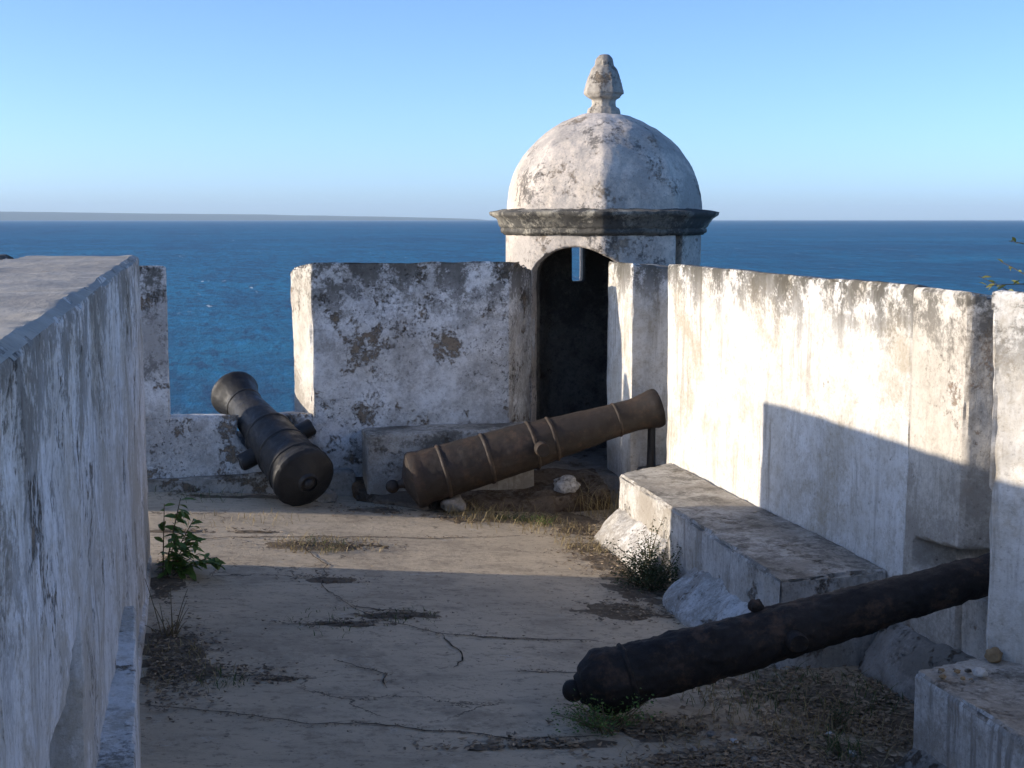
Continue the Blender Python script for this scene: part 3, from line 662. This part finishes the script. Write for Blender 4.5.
SOIL5 = [(0.62, 6.17, 0.34, 0.07), (0.92, 6.30, 0.22, 0.08), (0.62, 6.95, 0.20, 0.10), (0.66, 7.72, 0.42, 0.14), (0.0, 8.05, 0.5, 0.07), (0.3, 9.12, 0.6, 0.10)]
for i, s in enumerate((SOIL, SOIL2, SOIL3, SOIL4)): soil('soil', s, i * 3.1)
soil('soil', SOIL5, 17.0, M_soil, 0.007)

def litter(name, blobs, count, seed, mat, smin=0.006, smax=0.022, lift=0.012):
    r = random.Random(seed); bm = bmesh.new(); tot = sum(b[2] * b[3] for b in blobs); k = 0
    while k < count:
        b = r.choices(blobs, [q[2] * q[3] for q in blobs])[0]
        x = b[0] + r.gauss(0, 0.5) * b[2]; y = b[1] + r.gauss(0, 0.5) * b[3]
        if noise.noise(Vector((x * 4, y * 4, seed))) < r.uniform(-0.5, 0.3): continue
        if x > 2.38 and y < 4.28: continue
        if x < -0.2: continue
        k += 1
        s = r.uniform(smin, smax); a = r.uniform(0, 6.28); wd = s * r.uniform(0.25, 0.6); cu = r.uniform(-0.3, 0.6) * s
        z = fz(x, y) + r.uniform(0.004, lift); ti = r.uniform(-0.5, 0.5)
        M = Matrix.Translation((x, y, z)) @ Matrix.Rotation(a, 4, 'Z') @ Matrix.Rotation(ti, 4, 'X')
        v = [bm.verts.new(M @ Vector(c)) for c in ((-s, 0, cu), (-s * 0.2, -wd, 0), (s, 0, cu), (-s * 0.1, wd, 0.3 * cu))]
        bm.faces.new(v[:3]); bm.faces.new((v[0], v[2], v[3]))
    return tag(new_obj(name, mesh_from(bm, name, False), mat), 'dead leaves and twigs littering the paving', 'leaf litter', kind='stuff')
litter('leaf_litter', SOIL, 7500, 1, M_litter, 0.006, 0.02)
litter('leaf_litter', SOIL, 1500, 6, M_tanleaf, 0.006, 0.02, 0.02)
litter('leaf_litter', SOIL2 + SOIL4, 900, 7, M_tanleaf, 0.005, 0.015, 0.02)
litter('leaf_litter', SOIL2 + SOIL3, 2600, 2, M_litter, 0.005, 0.016)
litter('leaf_litter', SOIL4 + SOIL4 + SOIL5, 3600, 3, M_litter, 0.005, 0.016)
crumbs = []
for p, wd in cracks:
    for a, b in zip(p, p[1:]):
        n_ = max(1, int((Vector(b) - Vector(a)).length / 0.07))
        crumbs += [(a[0] + (b[0] - a[0]) * i / n_, a[1] + (b[1] - a[1]) * i / n_, 0.035, 0.025) for i in range(n_)]
litter('leaf_litter', crumbs, 1100, 9, M_litter, 0.003, 0.009, 0.007)
litter('leaf_litter', [(1.2, 6.0, 1.6, 2.0)], 600, 4, M_litter, 0.003, 0.010, 0.006)

def grass(name, tufts, seed, mat, label, kind='stuff', cat='grass'):
    """tufts: (x, y, radius, blades, height)"""
    r = random.Random(seed); bm = bmesh.new()
    for (tx, ty, tr, nb_, th) in tufts:
        for _ in range(nb_):
            a = r.uniform(0, 6.28); q = tr * math.sqrt(r.random()); x = tx + math.cos(a) * q; y = ty + math.sin(a) * q
            h_ = th * r.uniform(0.4, 1.15); la = r.uniform(0, 6.28); ln = r.uniform(0.4, 2.0) * h_
            wd = r.uniform(0.0010, 0.0022); dx, dy = math.cos(la), math.sin(la); z = fz(x, y) - 0.003
            P = [Vector((x, y, z)), Vector((x + dx * ln * 0.3, y + dy * ln * 0.3, z + h_ * 0.6)), Vector((x + dx * ln, y + dy * ln, z + h_))]
            px, py = -dy * wd, dx * wd
            v = [bm.verts.new(P[0] + Vector((px, py, 0))), bm.verts.new(P[0] - Vector((px, py, 0))), bm.verts.new(P[1] - Vector((px, py, 0))), bm.verts.new(P[1] + Vector((px, py, 0))), bm.verts.new(P[2])]
            bm.faces.new(v[:4]); bm.faces.new((v[3], v[2], v[4]))
    return tag(new_obj(name, mesh_from(bm, name, False), mat), label, cat, kind=kind)
grass('dry_grass', [(0.62, 7.70, 0.22, 220, 0.04), (0.85, 7.72, 0.20, 120, 0.035), (0.1, 8.35, 0.3, 50, 0.05), (0.42, 8.38, 0.2, 40, 0.07), (2.25, 7.75, 0.22, 240, 0.05), (2.2, 8.25, 0.25, 200, 0.06), (1.9, 8.5, 0.4, 200, 0.07),
                   (2.6, 8.75, 0.2, 120, 0.22), (1.75, 8.62, 0.2, 160, 0.10), (-0.12, 5.7, 0.16, 90, 0.05), (-0.05, 5.4, 0.2, 90, 0.04), (2.2, 5.0, 0.4, 260, 0.06), (1.9, 4.4, 0.5, 300, 0.05), (2.35, 4.6, 0.3, 220, 0.07)],
      1, M_dry, 'dry straw coloured grass sprouting from the paving joints')
grass('green_grass', [(0.72, 7.70, 0.16, 70, 0.04), (2.12, 8.42, 0.10, 70, 0.07), (1.95, 8.50, 0.1, 60, 0.06), (0.08, 5.36, 0.10, 60, 0.045), (0.62, 6.18, 0.25, 70, 0.03), (0.95, 6.3, 0.15, 50, 0.03), (2.5, 5.10, 0.30, 220, 0.06), (2.1, 5.15, 0.3, 120, 0.05), (2.25, 4.45, 0.08, 60, 0.09), (0.0, 9.15, 0.3, 60, 0.06)],
      2, M_green, 'short green grass sprouting from the paving joints')

# ------------------------------------------------------------------ plants
def tube(bm, pts, r0, r1, segs=6):
    prev = None
    for i, p in enumerate(pts):
        t = i / (len(pts) - 1); r_ = r0 + (r1 - r0) * t
        d = (pts[min(i + 1, len(pts) - 1)] - pts[max(i - 1, 0)]).normalized(); q = d.to_track_quat('Z', 'Y')
        ring = [bm.verts.new(p + q @ Vector((r_ * math.cos(6.2832 * k / segs), r_ * math.sin(6.2832 * k / segs), 0))) for k in range(segs)]
        if prev:
            for k in range(segs): bm.faces.new((prev[k], prev[(k + 1) % segs], ring[(k + 1) % segs], ring[k]))
        prev = ring
def leaf_mesh():
    """one pointed leaf, unit length along +X, folded on its midrib and drooping"""
    bm = bmesh.new(); rows = []
    for x, w_ in ((0, 0.02), (0.15, 0.10), (0.4, 0.17), (0.65, 0.15), (0.85, 0.07), (1.0, 0.0)):
        z = -0.22 * x * x
        if w_ == 0: rows.append([bm.verts.new((x, 0, z))])
        else: rows.append([bm.verts.new((x, -w_, z + w_ * 0.35)), bm.verts.new((x, 0, z)), bm.verts.new((x, w_, z + w_ * 0.35))])
    for a, b in zip(rows, rows[1:]):
        if len(b) == 3:
            for k in (0, 1): bm.faces.new((a[k], a[k + 1], b[k + 1], b[k]))
        else:
            for k in (0, 1): bm.faces.new((a[k], a[k + 1], b[0]))
    return mesh_from(bm)
LEAF = leaf_mesh(); LEAF.materials.append(M_leaf)
LEAFY = leaf_mesh(); LEAFY.materials.append(M_yellow)
def arc(base, az, length, rise, droop, n=9):
    P = []
    for i in range(n):
        t = i / (n - 1)
        P.append(Vector(base) + Vector((math.cos(az) * length * t, math.sin(az) * length * t, rise * t - droop * t * t)))
    return P
def weed(base, stems, label, leaf_me, leaf_len, seed, cat='plant', name='leafy_weed'):
    r = random.Random(seed); root = empty(name, base); tag(root, label, cat)
    for (az, ln, rise, droop, nl) in stems:
        P = arc((0, 0, 0), az, ln, rise, droop)
        bm = bmesh.new(); tube(bm, P, 0.0045, 0.0018); new_obj('stem', mesh_from(bm), M_stem, root)
        for k in range(nl):
            t = 0.28 + 0.72 * (k + 0.5) / nl; f = t * (len(P) - 1); i = min(int(f), len(P) - 2); pos = P[i].lerp(P[i + 1], f - i)
            o = bpy.data.objects.new('leaf', leaf_me); col.objects.link(o); o.parent = root
            side = az + (1 if k % 2 else -1) * r.uniform(0.5, 1.3)
            o.location = pos; o.rotation_euler = (r.uniform(-0.7, 0.7), r.uniform(-0.5, 0.45), side)
            s = leaf_len * r.uniform(0.65, 1.15); o.scale = (s, s, s)
    return root
weed((-0.17, 7.02, -0.005), [(0.2, 0.10, 0.46, 0.03, 13), (1.2, 0.05, 0.42, 0.02, 11), (-0.5, 0.20, 0.34, 0.10, 11), (-0.1, 0.27, 0.26, 0.13, 11), (0.6, 0.22, 0.20, 0.08, 9), (-0.9, 0.12, 0.30, 0.04, 9), (0.1, 0.16, 0.38, 0.06, 12), (-0.3, 0.30, 0.30, 0.20, 13), (0.3, 0.14, 0.26, 0.05, 11), (-0.2, 0.09, 0.42, 0.02, 13), (-1.2, 0.10, 0.22, 0.03, 9)],
     'bright green leafy weed sprouting at the foot of the long wall', LEAF, 0.095, 4)

def bush(base, radius, height, count, leaf, mat, seed, label, name, twigs=16):
    r = random.Random(seed); root = empty(name, base); tag(root, label, 'plant')
    tb = bmesh.new(); fb = bmesh.new(); tips = []
    for _ in range(twigs):
        az = r.uniform(0, 6.28); ln = radius * r.uniform(0.4, 1.1); P = arc((r.uniform(-0.3, 0.3) * radius, r.uniform(-0.3, 0.3) * radius, 0), az, ln, height * r.uniform(0.5, 1.3), height * 0.25, 7)
        tube(tb, P, 0.003, 0.0012, 5); tips.append(P)
    for _ in range(count):
        P = r.choice(tips); f = r.uniform(0.15, 1.0) * (len(P) - 1); i = min(int(f), len(P) - 2)
        c = P[i].lerp(P[i + 1], f - i) + Vector((r.gauss(0, 1), r.gauss(0, 1), r.gauss(0, 0.8))) * radius * 0.13
        c.z = max(c.z, 0.003); s = leaf * r.uniform(0.5, 1.2)
        M = Matrix.Translation(c) @ Matrix.Rotation(r.uniform(0, 6.28), 4, 'Z') @ Matrix.Rotation(r.uniform(-0.9, 0.9), 4, 'X') @ Matrix.Rotation(r.uniform(-0.7, 0.7), 4, 'Y')
        v = [fb.verts.new(M @ Vector(q)) for q in ((0, 0, 0), (s * 0.5, -s * 0.3, 0.1 * s), (s, 0, 0), (s * 0.5, s * 0.3, 0.1 * s))]
        fb.faces.new(v)
    new_obj('stems', mesh_from(tb), M_stem, root); new_obj('foliage', mesh_from(fb, 'f', False), mat, root)
    return root
bush((2.30, 6.80, fz(2.3, 6.8)), 0.23, 0.22, 3000, 0.017, M_bush, 11, 'dusty green bush growing against the bench where its shadow starts', 'low_bush', 26)
bush((2.40, 7.05, fz(2.4, 7.05)), 0.14, 0.33, 800, 0.015, M_bush, 12, 'thin upright weed rising above the dusty bush beside the bench', 'thin_weed', 12)
bush((1.45, 4.76, fz(1.45, 4.76)), 0.20, 0.15, 1300, 0.013, M_leaf, 13, 'green weed creeping over the breech of the black cannon', 'creeping_weed', 22)
bush((-0.12, 5.95, 0), 0.10, 0.30, 160, 0.010, M_dry, 14, 'dead twiggy weed standing at the long wall near the cracked paving', 'dead_weed', 14)
bush((2.35, 4.72, fz(2.35, 4.72)), 0.10, 0.10, 220, 0.012, M_bush, 15, 'small dark weed in the litter below the broken gap', 'small_weed', 10)
bush((2.12, 8.36, fz(2.12, 8.36)), 0.07, 0.07, 130, 0.013, M_leaf, 16, 'small fresh green weed on the paving before the turret door', 'small_weed', 8)

# shrub outside the wall whose twig tips show above the coping
sh = empty('yellow_shrub', (5.28, 7.62, -0.42)); tag(sh, 'yellow green shrub with thin twigs rising beyond the sunlit wall', 'shrub')
bm = bmesh.new(); tube(bm, [Vector((0, 0, -11.5)), Vector((0.06, 0.03, -6)), Vector((0.05, 0, -1)), Vector((0.02, 0.02, 0.9)), Vector((0.0, 0.0, 2.3))], 0.10, 0.010, 8); new_obj('trunk', mesh_from(bm), M_stem, sh)
r = random.Random(3)
for (z0, ln, rise) in ((1.55, 0.55, 0.40), (1.68, 0.42, 0.36), (1.80, 0.62, 0.10), (1.95, 0.40, 0.22), (1.60, 0.45, 0.22), (1.75, 0.3, 0.5)):
    P = arc((0, 0, z0), r.uniform(2.5, 3.3), ln, rise, 0.08); bm = bmesh.new(); tube(bm, P, 0.006, 0.0018); tg = new_obj('twig', mesh_from(bm), M_stem, sh)
    for k in range(9):
        t = 0.35 + 0.65 * (k + 0.5) / 9; f = t * 8; i = min(int(f), 7); pos = P[i].lerp(P[i + 1], f - i)
        o = bpy.data.objects.new('leaf', LEAFY); col.objects.link(o); o.parent = tg
        o.location = pos; o.rotation_euler = (r.uniform(-1, 1), r.uniform(-0.8, 0.5), r.uniform(0, 6.28)); s = 0.055 * r.uniform(0.7, 1.2); o.scale = (s, s, s)
